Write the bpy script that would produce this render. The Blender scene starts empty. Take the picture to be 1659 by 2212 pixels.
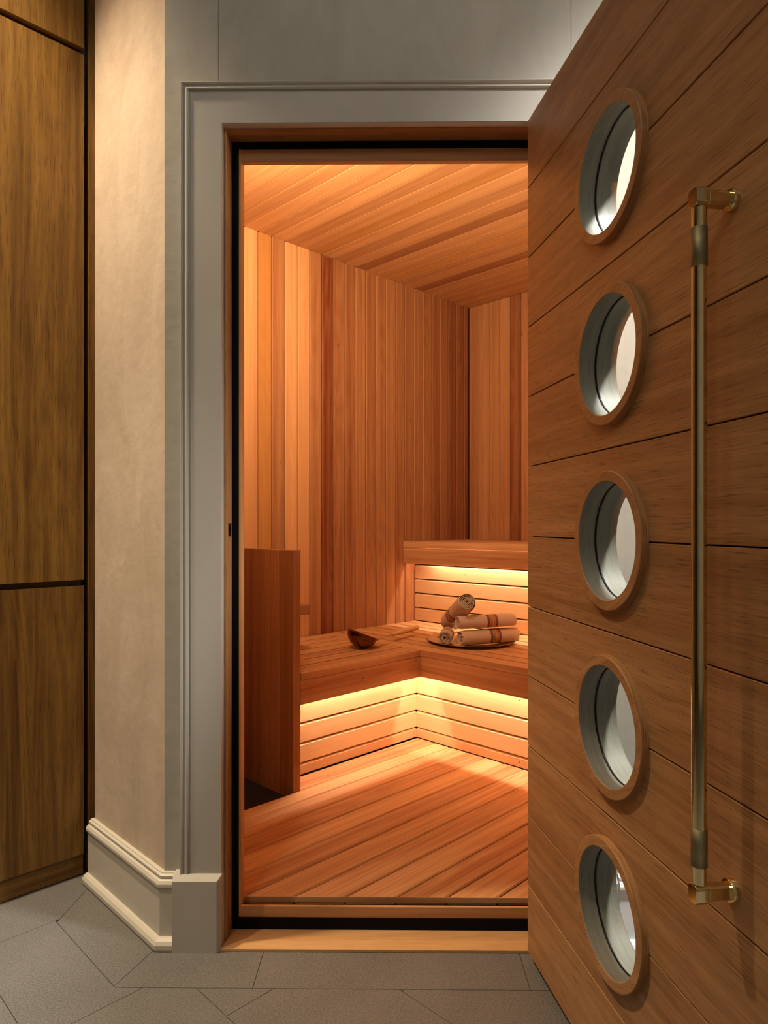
import bpy, bmesh, math, random
from mathutils import Vector, Matrix, noise
random.seed(7)
C = bpy.context.scene
COL = C.collection
# ------------------------------------------------------------------ camera, world, exposure
H = 1.065
cam_d = bpy.data.cameras.new('camera'); cam = bpy.data.objects.new('camera', cam_d); COL.objects.link(cam)
cam.location = (0, 0, H); cam.rotation_euler = (math.pi/2, 0, math.radians(.6))
cam_d.sensor_fit = 'HORIZONTAL'; cam_d.sensor_width = 36; cam_d.lens = 36*1470/1659
cam_d.shift_x = 0; cam_d.shift_y = 27/1659
cam_d.clip_start = .02
C.camera = cam
C.view_settings.view_transform = 'Standard'; C.view_settings.look = 'None'
C.view_settings.gamma = 1; C.view_settings.exposure = 0; C.view_settings.use_curve_mapping = False
w = bpy.data.worlds.new('world'); C.world = w; w.use_nodes = True
w.node_tree.nodes['Background'].inputs[0].default_value = (.5, .52, .55, 1)
w.node_tree.nodes['Background'].inputs[1].default_value = .02

A = math.radians(44.3)
P = Vector((math.sin(A), math.cos(A), 0)); Q = Vector((-math.cos(A), math.sin(A), 0)); Z = Vector((0, 0, 1)); X = Vector((1, 0, 0)); Y = Vector((0, 1, 0))
def pq(p, q, z=0.0): return P*p + Q*q + Z*z

def lamp(kind, loc, power, color, size=.1, target=None, spot=None, blend=.5, name='lamp', size_y=None):
    d = bpy.data.lights.new(name, kind); d.energy = power; d.color = color
    if kind == 'AREA':
        d.size = size
        if size_y: d.shape = 'RECTANGLE'; d.size_y = size_y
        else: d.shape = 'DISK'
    else: d.shadow_soft_size = size
    if kind == 'SPOT': d.spot_size = math.radians(spot); d.spot_blend = blend
    o = bpy.data.objects.new(name, d); COL.objects.link(o); o.location = loc
    if target is not None:
        o.rotation_euler = (Vector(target)-Vector(loc)).to_track_quat('-Z', 'Y').to_euler()
    return o
WARM = (1, .62, .30); SOFT = (1, .78, .55); COOL = (1, .985, .96)
AMB = (1, .70, .44); LED_POWER = 115.0
# sauna wall lamp over the door, inside
lamp('AREA', (-.32, 2.0, 2.22), 27, AMB, .30, target=(-.45, 3.0, 2.35), name='sauna_lamp', size_y=.12)
lamp('AREA', (.75, 2.35, 1.55), 10, AMB, .30, target=(.2, 3.2, 2.6), name='sauna_side_fill', size_y=.2)  # unseen uplight added on the sauna's right side
# hall
lamp('SPOT', (-1.25, 1.50, 3.4), 340, (1, .80, .56), .05, target=(-1.0, 1.62, 0), spot=70, blend=.8, name='downlight_cabinet')
lamp('SPOT', (-.75, .35, 3.4), 26, (1, .84, .60), .05, target=(-.7, .9, 0), spot=80, blend=.9, name='downlight_hall')
lamp('SPOT', (-1.62, .72, 3.3), 150, (1, .82, .60), .05, target=(-.80, 1.82, .25), spot=34, blend=1, name='corner_fill_spot')  # unseen spot added to lift the lower diagonal wall
lamp('SPOT', (1.05, 1.15, 3.2), 680, COOL, .10, target=(1.05, 1.1, 0), spot=92, blend=.8, name='downlight_right')
lamp('AREA', (-.9, -.8, 3.2), 9, (1, .92, .74), .5, target=(.3, 1.2, 1.2), name='hall_rear_fill')  # unseen fill added behind the viewpoint to brighten the door

# ------------------------------------------------------------------ materials
def new_mat(name):
    m = bpy.data.materials.new(name); m.use_nodes = True
    nt = m.node_tree; b = nt.nodes['Principled BSDF']
    return m, nt, b
def N(nt, t, **kw):
    n = nt.nodes.new(t)
    for k, v in kw.items(): setattr(n, k, v)
    return n
def L(nt, a, b): nt.links.new(a, b)
def mixc(nt, fac, a, b, mode='MIX'):
    n = N(nt, 'ShaderNodeMix', data_type='RGBA', blend_type=mode)
    for sock, v in ((n.inputs[0], fac), (n.inputs[6], a), (n.inputs[7], b)):
        if hasattr(v, 'links'): L(nt, v, sock)
        else: sock.default_value = v if not isinstance(v, tuple) else (*v, 1)
    return n.outputs[2]
def math_(nt, op, a, b=0.0):
    n = N(nt, 'ShaderNodeMath', operation=op)
    for i, v in enumerate((a, b)):
        if hasattr(v, 'links'): L(nt, v, n.inputs[i])
        else: n.inputs[i].default_value = v
    return n.outputs[0]
def wood(name, light, dark, gold=None, streak=.35, fine=.25, rough=.5, pores=0.0, ring=40, knots=0.0, spec=.3, bump=.15):
    """Wood from UVs in metres (u along the grain) and the per-board colour attribute Board (tone, gold, seed)."""
    m, nt, b = new_mat(name)
    uv = N(nt, 'ShaderNodeUVMap', uv_map='UVMap'); at = N(nt, 'ShaderNodeAttribute', attribute_name='Board')
    sep = N(nt, 'ShaderNodeSeparateColor'); L(nt, at.outputs['Color'], sep.inputs[0])
    def mapped(su, sv):
        mp = N(nt, 'ShaderNodeMapping'); mp.inputs['Scale'].default_value = (su, sv, 1); L(nt, uv.outputs[0], mp.inputs[0]); return mp.outputs[0]
    n1 = N(nt, 'ShaderNodeTexNoise'); n1.inputs['Scale'].default_value = 1; n1.inputs['Detail'].default_value = 5; n1.inputs['Roughness'].default_value = .62
    L(nt, mapped(.55, 30), n1.inputs['Vector'])
    n2 = N(nt, 'ShaderNodeTexNoise'); n2.inputs['Scale'].default_value = 1; n2.inputs['Detail'].default_value = 3
    L(nt, mapped(7, 420), n2.inputs['Vector'])
    n3 = N(nt, 'ShaderNodeTexNoise'); n3.inputs['Scale'].default_value = 1; n3.inputs['Detail'].default_value = 2; n3.inputs['Distortion'].default_value = .3
    L(nt, mapped(.45, 6), n3.inputs['Vector'])
    rg = math_(nt, 'SINE', math_(nt, 'MULTIPLY', n3.outputs[0], ring*3.0))
    rg = math_(nt, 'MULTIPLY', math_(nt, 'ADD', rg, 1), .5)
    s = N(nt, 'ShaderNodeMapRange'); s.inputs[1].default_value = .35; s.inputs[2].default_value = .72; L(nt, n1.outputs[0], s.inputs[0])
    tone = sep.outputs[0]
    f = math_(nt, 'ADD', tone, math_(nt, 'MULTIPLY', math_(nt, 'SUBTRACT', s.outputs[0], .4), streak))
    f = math_(nt, 'ADD', f, math_(nt, 'MULTIPLY', math_(nt, 'SUBTRACT', n2.outputs[0], .5), fine))
    f = math_(nt, 'ADD', f, math_(nt, 'MULTIPLY', math_(nt, 'SUBTRACT', rg, .5), streak*.3))
    cl = N(nt, 'ShaderNodeClamp'); L(nt, f, cl.inputs[0])
    col = mixc(nt, cl.outputs[0], light, dark)
    if gold: col = mixc(nt, sep.outputs[1], col, mixc(nt, cl.outputs[0], gold[0], gold[1]))
    if pores:
        n4 = N(nt, 'ShaderNodeTexNoise'); n4.inputs['Scale'].default_value = 1; n4.inputs['Detail'].default_value = 1
        L(nt, mapped(16, 520), n4.inputs['Vector'])
        pr = N(nt, 'ShaderNodeMapRange'); pr.inputs[1].default_value = .56; pr.inputs[2].default_value = .70; pr.inputs[4].default_value = pores
        L(nt, n4.outputs[0], pr.inputs[0]); col = mixc(nt, pr.outputs[0], col, tuple(c*.45 for c in dark))
    if knots:
        vo = N(nt, 'ShaderNodeTexVoronoi'); vo.inputs['Scale'].default_value = 1; L(nt, mapped(3, 9), vo.inputs['Vector'])
        kr = N(nt, 'ShaderNodeMapRange'); kr.inputs[1].default_value = .035; kr.inputs[2].default_value = .015; kr.inputs[4].default_value = knots
        L(nt, vo.outputs['Distance'], kr.inputs[0]); col = mixc(nt, kr.outputs[0], col, (.08, .02, .008))
    L(nt, col, b.inputs['Base Color'])
    b.inputs['Roughness'].default_value = rough; b.inputs['Specular IOR Level'].default_value = spec
    bp = N(nt, 'ShaderNodeBump'); bp.inputs['Strength'].default_value = bump; bp.inputs['Distance'].default_value = .001
    L(nt, n2.outputs[0], bp.inputs['Height']); L(nt, bp.outputs[0], b.inputs['Normal'])
    return m
M = {}
M['cedar'] = wood('cedar', (.70, .37, .145), (.17, .034, .006), gold=((.56, .27, .07), (.32, .12, .02)), streak=.26, fine=.12, rough=.55, knots=.8)
M['cedar_bench'] = wood('cedar_bench', (.76, .45, .20), (.32, .10, .028), streak=.55, fine=.14, rough=.55, knots=.8)
M['cedar_pale'] = wood('cedar_pale', (.82, .57, .29), (.50, .22, .07), streak=.22, fine=.12, rough=.5, knots=.5)
M['oak'] = wood('oak', (.52, .285, .12), (.27, .12, .038), streak=.6, fine=.7, rough=.42, pores=.6, ring=30, spec=.35)
M['oak_gray'] = wood('oak_gray', (.23, .215, .165), (.11, .103, .08), streak=.5, fine=.5, rough=.55, pores=.4)  # liner oak, greyed to put the cool light into its colour
M['oak_dark'] = wood('oak_dark', (.34, .175, .034), (.11, .045, .007), streak=.8, fine=.6, rough=.42, pores=.6, ring=30, spec=.3)
M['oak_sill'] = wood('oak_sill', (.62, .36, .15), (.36, .17, .06), streak=.4, fine=.3, rough=.45, pores=.3)
M['pale_wood'] = wood('pale_wood', (.72, .45, .2), (.55, .3, .12), streak=.3, fine=.3, rough=.5)
def plain(name, col, rough=.6, metal=0, spec=.4):
    m, nt, b = new_mat(name); b.inputs['Base Color'].default_value = (*col, 1); b.inputs['Roughness'].default_value = rough
    b.inputs['Metallic'].default_value = metal; b.inputs['Specular IOR Level'].default_value = spec; return m
M['black'] = plain('black_rubber', (.004, .004, .004), .7, spec=.1)
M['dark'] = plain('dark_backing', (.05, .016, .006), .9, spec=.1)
M['iron'] = plain('dark_strike', (.06, .03, .015), .45, .8)
M['stonewell'] = plain('dark_stone', (.012, .009, .008), .6)
M['nail'] = plain('nail', (.03, .012, .006), .6)
def plaster(name, a, b_, scale=3, rough=.75, bump=.25, blot=1.0):
    m, nt, b = new_mat(name)
    tc = N(nt, 'ShaderNodeTexCoord')
    n1 = N(nt, 'ShaderNodeTexNoise'); n1.inputs['Scale'].default_value = scale; n1.inputs['Detail'].default_value = 6; n1.inputs['Roughness'].default_value = .6; n1.inputs['Distortion'].default_value = 1.4
    mp = N(nt, 'ShaderNodeMapping'); mp.inputs['Scale'].default_value = (2.2, 2.2, 1); L(nt, tc.outputs['Object'], mp.inputs[0]); L(nt, mp.outputs[0], n1.inputs['Vector'])
    mr = N(nt, 'ShaderNodeMapRange'); mr.inputs[1].default_value = .35; mr.inputs[2].default_value = .65; mr.inputs[4].default_value = blot; L(nt, n1.outputs[0], mr.inputs[0])
    L(nt, mixc(nt, mr.outputs[0], a, b_), b.inputs['Base Color'])
    b.inputs['Roughness'].default_value = rough; b.inputs['Specular IOR Level'].default_value = .25
    n2 = N(nt, 'ShaderNodeTexNoise'); n2.inputs['Scale'].default_value = 25; n2.inputs['Detail'].default_value = 4; L(nt, tc.outputs['Object'], n2.inputs['Vector'])
    bp = N(nt, 'ShaderNodeBump'); bp.inputs['Strength'].default_value = bump; bp.inputs['Distance'].default_value = .004
    L(nt, n2.outputs[0], bp.inputs['Height']); L(nt, bp.outputs[0], b.inputs['Normal'])
    return m
M['plaster_warm_lit'] = plaster('limewash_plaster_lit', (.60, .475, .35), (.50, .385, .28), 2.4, bump=.35)  # limewash with the warm light put into its colour
M['plaster'] = plaster('grey_plaster_shaded', (.42, .39, .33), (.37, .345, .29), 2.5)  # same wall paint, shade put into the darker, greyer colour
M['trim'] = plaster('trim_paint', (.46, .425, .36), (.44, .405, .345), 3, rough=.45, bump=.08)
M['trim_lit'] = plaster('trim_paint_lit', (.56, .51, .42), (.54, .49, .40), 3, rough=.42, bump=.06)  # same paint as the trim, lightened to carry light from the left
M['white'] = plaster('white_plaster', (.80, .79, .78), (.77, .765, .76), 2, bump=.1)
def stone():
    m, nt, b = new_mat('grey_stone')
    tc = N(nt, 'ShaderNodeTexCoord'); at = N(nt, 'ShaderNodeAttribute', attribute_name='Board')
    sep = N(nt, 'ShaderNodeSeparateColor'); L(nt, at.outputs['Color'], sep.inputs[0])
    n1 = N(nt, 'ShaderNodeTexNoise'); n1.inputs['Scale'].default_value = 260; n1.inputs['Detail'].default_value = 3; L(nt, tc.outputs['Object'], n1.inputs['Vector'])
    n2 = N(nt, 'ShaderNodeTexNoise'); n2.inputs['Scale'].default_value = 5; n2.inputs['Detail'].default_value = 5; L(nt, tc.outputs['Object'], n2.inputs['Vector'])
    r1 = N(nt, 'ShaderNodeMapRange'); r1.inputs[1].default_value = .35; r1.inputs[2].default_value = .68; L(nt, n1.outputs[0], r1.inputs[0])
    f = math_(nt, 'ADD', math_(nt, 'MULTIPLY', r1.outputs[0], .55), math_(nt, 'MULTIPLY', n2.outputs[0], .35))
    f = math_(nt, 'ADD', f, math_(nt, 'MULTIPLY', math_(nt, 'SUBTRACT', sep.outputs[0], .5), .03))
    L(nt, mixc(nt, f, (.07, .064, .055), (.215, .20, .175)), b.inputs['Base Color'])
    b.inputs['Roughness'].default_value = .62
    bp = N(nt, 'ShaderNodeBump'); bp.inputs['Strength'].default_value = .7; bp.inputs['Distance'].default_value = .0015
    L(nt, n1.outputs[0], bp.inputs['Height']); L(nt, bp.outputs[0], b.inputs['Normal'])
    return m
M['stone'] = stone()
def brass(name, col, rough, knurl=False):
    m, nt, b = new_mat(name); b.inputs['Metallic'].default_value = 1; b.inputs['Roughness'].default_value = rough
    tc = N(nt, 'ShaderNodeTexCoord'); n = N(nt, 'ShaderNodeTexNoise'); n.inputs['Scale'].default_value = 30 if not knurl else 900
    n.inputs['Detail'].default_value = 4; L(nt, tc.outputs['Object'], n.inputs['Vector'])
    L(nt, mixc(nt, n.outputs[0], col, tuple(c*.72 for c in col)), b.inputs['Base Color'])
    if knurl:
        bp = N(nt, 'ShaderNodeBump'); bp.inputs['Strength'].default_value = .6; bp.inputs['Distance'].default_value = .0006
        L(nt, n.outputs[0], bp.inputs['Height']); L(nt, bp.outputs[0], b.inputs['Normal'])
    return m
M['brass'] = brass('polished_brass', (.86, .69, .35), .10)
M['knurl'] = brass('knurled_brass', (.36, .31, .17), .48, True)
M['copper'] = brass('copper', (.22, .10, .045), .12)
M['tray'] = brass('aged_brass', (.46, .29, .11), .32)
M['steel'] = plain('steel_rod', (.7, .62, .52), .22, 1)
M['led'] = plain('led_strip', (1, .8, .5), .5)
_b = M['led'].node_tree.nodes['Principled BSDF']; _b.inputs['Emission Color'].default_value = (1, .80, .66, 1); _b.inputs['Emission Strength'].default_value = LED_POWER
def glass():
    m, nt, b = new_mat('pane_glass'); nt.nodes.remove(b); out = nt.nodes['Material Output']
    t = N(nt, 'ShaderNodeBsdfTransparent'); g = N(nt, 'ShaderNodeBsdfGlossy'); g.inputs['Roughness'].default_value = .02
    t.inputs[0].default_value = (.97, .99, .98, 1)
    lw = N(nt, 'ShaderNodeLayerWeight'); mx = N(nt, 'ShaderNodeMixShader')
    fr = math_(nt, 'ADD', math_(nt, 'MULTIPLY', math_(nt, 'POWER', lw.outputs['Facing'], 5.0), .5), .03)
    L(nt, fr, mx.inputs[0]); L(nt, t.outputs[0], mx.inputs[1]); L(nt, g.outputs[0], mx.inputs[2]); L(nt, mx.outputs[0], out.inputs[0])
    return m
M['glass'] = glass()
def towel_mat():
    m, nt, b = new_mat('striped_cotton')
    uv = N(nt, 'ShaderNodeUVMap', uv_map='UVMap'); sx = N(nt, 'ShaderNodeSeparateXYZ'); L(nt, uv.outputs[0], sx.inputs[0])
    cr = N(nt, 'ShaderNodeValToRGB'); cr.color_ramp.interpolation = 'CONSTANT'
    base = (.70, .56, .41, 1); red = (.42, .07, .04, 1); dk = (.10, .045, .035, 1); org = (.55, .24, .12, 1); gr = (.27, .21, .12, 1); yl = (.62, .36, .09, 1)
    stops = [(0, base), (.475, red), (.495, dk), (.512, org), (.535, gr), (.556, org), (.572, yl), (.587, gr), (.605, org), (.63, dk), (.648, red), (.668, base)]
    e = cr.color_ramp.elements; e[0].position = 0; e[0].color = base; e[1].position = stops[1][0]; e[1].color = stops[1][1]
    for p_, c_ in stops[2:]: n = e.new(p_); n.color = c_
    nz = N(nt, 'ShaderNodeTexNoise'); nz.inputs['Scale'].default_value = 1
    mp = N(nt, 'ShaderNodeMapping'); mp.inputs['Scale'].default_value = (120, 3, 1); L(nt, uv.outputs[0], mp.inputs[0]); L(nt, mp.outputs[0], nz.inputs['Vector'])
    L(nt, sx.outputs[0], cr.inputs[0])
    L(nt, mixc(nt, math_(nt, 'MULTIPLY', nz.outputs[0], .3), cr.outputs[0], (.45, .27, .13)), b.inputs['Base Color'])
    b.inputs['Roughness'].default_value = .95; b.inputs['Specular IOR Level'].default_value = .1
    bp = N(nt, 'ShaderNodeBump'); bp.inputs['Strength'].default_value = .6; bp.inputs['Distance'].default_value = .002
    L(nt, nz.outputs[0], bp.inputs['Height']); L(nt, bp.outputs[0], b.inputs['Normal'])
    return m
M['towel'] = towel_mat()
M['fringe'] = plain('cotton_fringe', (.62, .50, .37), .95, spec=.1)

# ------------------------------------------------------------------ mesh building
class MB:
    def __init__(s):
        s.bm = bmesh.new(); s.uv = s.bm.loops.layers.uv.new('UVMap'); s.col = s.bm.loops.layers.float_color.new('Board')
    def face(s, vs, uvs=None, col=(.5, 0, 0), smooth=False, mi=0):
        f = s.bm.faces.new(vs); f.smooth = smooth; f.material_index = mi
        for i, l in enumerate(f.loops):
            if uvs: l[s.uv].uv = uvs[i]
            l[s.col] = (col[0], col[1], col[2], 1)
        return f
    def prism(s, o, ax, u, v, length, outline, col=(.5, 0, 0), seed=None, grain='axis'):
        """extrude outline [(a,b)] in the plane (u,v) along ax for length; grain runs along ax or along u"""
        o = Vector(o)
        if seed is None: seed = (random.uniform(0, 50), random.uniform(0, 50))
        if u.cross(v).dot(ax) < 0: outline = outline[::-1]
        n = len(outline)
        lo = [s.bm.verts.new(o+u*a+v*b) for a, b in outline]; hi = [s.bm.verts.new(o+u*a+v*b+ax*length) for a, b in outline]
        per = [0]
        for i in range(n):
            a, b = outline[i], outline[(i+1) % n]; per.append(per[-1]+math.hypot(a[0]-b[0], a[1]-b[1]))
        for i in range(n):
            j = (i+1) % n
            if grain == 'axis': uvs = [(seed[0], seed[1]+per[i]), (seed[0], seed[1]+per[i+1]), (seed[0]+length, seed[1]+per[i+1]), (seed[0]+length, seed[1]+per[i])]
            else: uvs = [(seed[0]+outline[i][0], seed[1]+outline[i][1]), (seed[0]+outline[j][0], seed[1]+outline[j][1]), (seed[0]+outline[j][0], seed[1]+outline[j][1]+length), (seed[0]+outline[i][0], seed[1]+outline[i][1]+length)]
            s.face([lo[i], lo[j], hi[j], hi[i]], uvs, col)
        cap = [(seed[0]+a*(1 if grain != 'axis' else .05), seed[1]+b) for a, b in outline]
        s.face(hi, cap, col); s.face(lo[::-1], cap[::-1], col)
    def board(s, o, ax, u, v, length, wu, wv, col=(.5, 0, 0), ch=.002, grain='axis'):
        """box from corner o: length along ax, wu along u, wv along v, long edges chamfered"""
        c = min(ch, wu*.3, wv*.3)
        if c > 1e-5: ol = [(c, 0), (wu-c, 0), (wu, c), (wu, wv-c), (wu-c, wv), (c, wv), (0, wv-c), (0, c)]
        else: ol = [(0, 0), (wu, 0), (wu, wv), (0, wv)]
        s.prism(o, ax, u, v, length, ol, col, grain=grain)
    def box(s, a, b, col=(.5, 0, 0), ch=0.0, axis=0):
        a = Vector(a); b = Vector(b); d = b-a; ax = [X, Y, Z][axis]; u = [Y, Z, X][axis]; v = [Z, X, Y][axis]
        s.board(a, ax, u, v, d[axis], d[(axis+1) % 3], d[(axis+2) % 3], col, ch)
    def sweep(s, pts, profile, up, outd, col=(.5, 0, 0), closed=False):
        """profile [(a,b)] along a polyline; per vertex frames up[i] (for a) and outd[i] (for b) already mitred"""
        rows = [[s.bm.verts.new(Vector(p)+up[i]*a+outd[i]*b) for a, b in profile] for i, p in enumerate(pts)]
        per = [0]
        for i in range(len(profile)-1): per.append(per[-1]+math.hypot(profile[i][0]-profile[i+1][0], profile[i][1]-profile[i+1][1]))
        d = 0
        for i in range(len(pts)-1):
            ln = (Vector(pts[i+1])-Vector(pts[i])).length
            for k in range(len(profile)-1):
                s.face([rows[i][k], rows[i+1][k], rows[i+1][k+1], rows[i][k+1]], [(d, per[k]), (d+ln, per[k]), (d+ln, per[k+1]), (d, per[k+1])], col)
            d += ln
        s.face(rows[0], None, col); s.face(rows[-1][::-1], None, col)
    def lathe(s, o, ax, prof, n=64, col=(.5, 0, 0), smooth=True, mi=0, close=False, squash=None):
        """prof [(r, h)] around axis ax at o"""
        o = Vector(o); ax = Vector(ax).normalized(); t = Vector((0, 0, 1)) if abs(ax.z) < .9 else Vector((1, 0, 0)); u = ax.cross(t).normalized(); v = ax.cross(u)
        rows = []
        for r, h in prof:
            if r < 1e-6: rows.append([s.bm.verts.new(o+ax*h)]); continue
            rows.append([s.bm.verts.new(o+ax*h+(u*math.cos(2*math.pi*i/n)+v*math.sin(2*math.pi*i/n))*r*(squash(2*math.pi*i/n) if squash else 1)) for i in range(n)])
        pr = list(prof)
        if close: rows.append(rows[0]); pr.append(pr[0])
        per = [0]
        for i in range(len(pr)-1): per.append(per[-1]+math.hypot(pr[i][0]-pr[i+1][0], pr[i][1]-pr[i+1][1]))
        for k in range(len(rows)-1):
            a, b = rows[k], rows[k+1]
            for i in range(n):
                j = (i+1) % n
                ua, ub = 2*math.pi*i/n*max(pr[k][0], pr[k+1][0]), 2*math.pi*(i+1)/n*max(pr[k][0], pr[k+1][0])
                if len(a) == 1 and len(b) == 1: continue
                if len(a) == 1: s.face([a[0], b[j], b[i]], [(ua, per[k]), (ub, per[k+1]), (ua, per[k+1])], col, smooth, mi)
                elif len(b) == 1: s.face([a[i], a[j], b[0]], [(ua, per[k]), (ub, per[k]), (ua, per[k+1])], col, smooth, mi)
                else: s.face([a[i], a[j], b[j], b[i]], [(ua, per[k]), (ub, per[k]), (ub, per[k+1]), (ua, per[k+1])], col, smooth, mi)
    def tube(s, pts, r, n=12, col=(.5, 0, 0)):
        rows = []
        pts = [Vector(p) for p in pts]
        for i, p in enumerate(pts):
            d = (pts[min(i+1, len(pts)-1)]-pts[max(i-1, 0)]).normalized(); t = Z if abs(d.z) < .9 else X; u = d.cross(t).normalized(); v = d.cross(u)
            rr = r[i] if isinstance(r, (list, tuple)) else r
            rows.append([s.bm.verts.new(p+(u*math.cos(2*math.pi*k/n)+v*math.sin(2*math.pi*k/n))*rr) for k in range(n)])
        d = 0
        for i in range(len(rows)-1):
            ln = (pts[i+1]-pts[i]).length
            for k in range(n):
                j = (k+1) % n
                s.face([rows[i][k], rows[i][j], rows[i+1][j], rows[i+1][k]], [(d, k*.01), (d, k*.01+.01), (d+ln, k*.01+.01), (d+ln, k*.01)], col, True)
            d += ln
        s.face(rows[0][::-1], None, col); s.face(rows[-1], None, col)
    def build(s, name, mat, parent=None, angle=35):
        bmesh.ops.recalc_face_normals(s.bm, faces=s.bm.faces)
        me = bpy.data.meshes.new(name); s.bm.to_mesh(me); s.bm.free()
        for m_ in (mat if isinstance(mat, list) else [mat]): me.materials.append(m_)
        o = bpy.data.objects.new(name, me); COL.objects.link(o)
        if parent: o.parent = parent; o.matrix_parent_inverse = parent.matrix_world.inverted()
        return o
def tag(o, label=None, cat=None, group=None, kind=None):
    if label: o['label'] = label
    if cat: o['category'] = cat
    if group: o['group'] = group
    if kind: o['kind'] = kind
    return o
def struct(o, label=None): return tag(o, label, None, None, 'structure')
def empty(name, loc):
    o = bpy.data.objects.new(name, None); COL.objects.link(o); o.location = loc; o.empty_display_size = .05
    o.matrix_world = Matrix.Translation(Vector(loc)); return o
def T(lo=.1, hi=.9, gold=0.0): return (random.uniform(lo, hi), gold, random.random())

# ------------------------------------------------------------------ key dimensions
WY = 1.722                   # hall face of the front wall
PW = .831                    # diagonal plaster wall plane (p)
HC = 3.5                     # hall ceiling
SF = .06; SC = 2.456         # sauna floor and ceiling heights
QL = 2.704; PB = 3.488       # sauna left wall (q) and back wall (p)
QR = .55                     # sauna right wall (q)
OXL, OXR, OZ = -.4243, .440, 2.0665   # door opening
IY = 1.84                    # sauna side of the front wall

def poly_clip(poly, nx, ny, c):
    out = []
    for i in range(len(poly)):
        a, b = poly[i], poly[(i+1) % len(poly)]; da = a[0]*nx+a[1]*ny-c; db = b[0]*nx+b[1]*ny-c
        if da <= 0: out.append(a)
        if (da < 0) != (db < 0) and abs(da-db) > 1e-9:
            t = da/(da-db); out.append((a[0]+(b[0]-a[0])*t, a[1]+(b[1]-a[1])*t))
    return out
def on_seam(a, b):
    return all(abs(v[0]*P.x+v[1]*P.y-.672) < 1e-4 and v[1] < 1.56 for v in (a, b)) or all(abs(v[1]-1.559) < 1e-4 and v[0] < -.635 for v in (a, b))
def inset(poly, d):
    c = poly[:]
    n = len(poly); area = sum(poly[i][0]*poly[(i+1) % n][1]-poly[(i+1) % n][0]*poly[i][1] for i in range(n)); sg = 1 if area > 0 else -1
    for i in range(n):
        a, b = poly[i], poly[(i+1) % n]; dx, dy = b[0]-a[0], b[1]-a[1]; l = math.hypot(dx, dy)
        if l < 1e-6 or on_seam(a, b): continue
        nx, ny = dy/l*sg, -dx/l*sg
        c = poly_clip(c, nx, ny, a[0]*nx+a[1]*ny-d)
        if len(c) < 3: return []
    return c

# ------------------------------------------------------------------ hall floor: stone tiles with a mitred border
mb = MB()
tiles = []
qc = 2.13
P2, Q2 = (P.x, P.y), (Q.x, Q.y)
big = [(-4.2, -2.4), (3.6, -2.4), (3.6, 4.2), (-4.2, 4.2)]
def region(cons):
    p_ = big
    for nx, ny, c in cons: p_ = poly_clip(p_, nx, ny, c)
    return p_
# field: grid of large tiles along P and Q, flowing round the corner of the border
halfA = region([(P2[0], P2[1], .672), (Q2[0], Q2[1], 1.917), (0, -1, -1.559)])
halfC = region([(P2[0], P2[1], .672), (Q2[0], Q2[1], 1.917), (0, 1, 1.559)])
halfB = region([(-P2[0], -P2[1], -.672), (Q2[0], Q2[1], 1.917), (0, 1, 1.559)])
for i in range(-16, 12):
    for j in range(-11, 9):
        a, b_, c_, d_ = .803+i*.326, .803+(i+1)*.326, 1.282+(j+.5*(i % 2))*.43, 1.282+(j+1+.5*(i % 2))*.43
        for hf in (halfA, halfB, halfC):
            t = hf
            for nx, ny, c in ((-P2[0], -P2[1], -a), (P2[0], P2[1], b_), (-Q2[0], -Q2[1], -c_), (Q2[0], Q2[1], d_)): t = poly_clip(t, nx, ny, c) if len(t) > 2 else t
            if len(t) > 2: tiles.append(t)
# field right of the hall corner
def line_at(poly, cuts, nx, ny):
    out = []
    for a, b_ in zip(cuts[:-1], cuts[1:]):
        t = poly_clip(poly_clip(poly, -nx, -ny, -a), nx, ny, b_)
        if len(t) > 2: out.append(t)
    return out
# front border between the mitres
m1 = (-.6391, 1.5621); m2 = (-.5961, 1.69)
nx, ny = m2[1]-m1[1], -(m2[0]-m1[0]); mc = m1[0]*nx+m1[1]*ny
front = region([(0, 1, 1.80), (0, -1, -1.559), (-nx, -ny, -mc)])
tiles += line_at(front, [-3, -.318, .318, .95, 1.6, 2.2, 2.8, 3.6], 1, 0)
diag = region([(P2[0], P2[1], .9), (-P2[0], -P2[1], -.672), (nx, ny, mc), (0, -1, -1.3)])
m3 = (-.8926, 1.8657); m4 = (-.885, 2.06)
nx3, ny3 = m4[1]-m3[1], -(m4[0]-m3[0]); mc3 = m3[0]*nx3+m3[1]*ny3
diag = poly_clip(diag, -nx3, -ny3, -mc3)
diag = poly_clip(diag, -Q2[0], -Q2[1], -1.45)
tiles.append(diag)
cabb = region([(Q2[0], Q2[1], 2.2), (-Q2[0], -Q2[1], -1.917), (P2[0], P2[1], .9)])
cabb = poly_clip(cabb, nx3, ny3, mc3)
tiles += line_at(cabb, [-4, -2.2, -1.6, -1.0, -.4, .2, .9], P2[0], P2[1])
for t in tiles:
    t2 = inset(t, .0007)
    if len(t2) > 2: mb.prism((0, 0, -.012), Z, X, Y, .012, t2, T(), grain='u')
flo = mb.build('floor', M['stone']); struct(flo, 'grey stone tiled hall floor with a mitred border')
mb = MB(); mb.box((-4.2, -2.4, -.08), (3.6, 4.2, -.012)); struct(mb.build('floor_bed', plain('grout', (.075, .07, .065), .9)))
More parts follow.
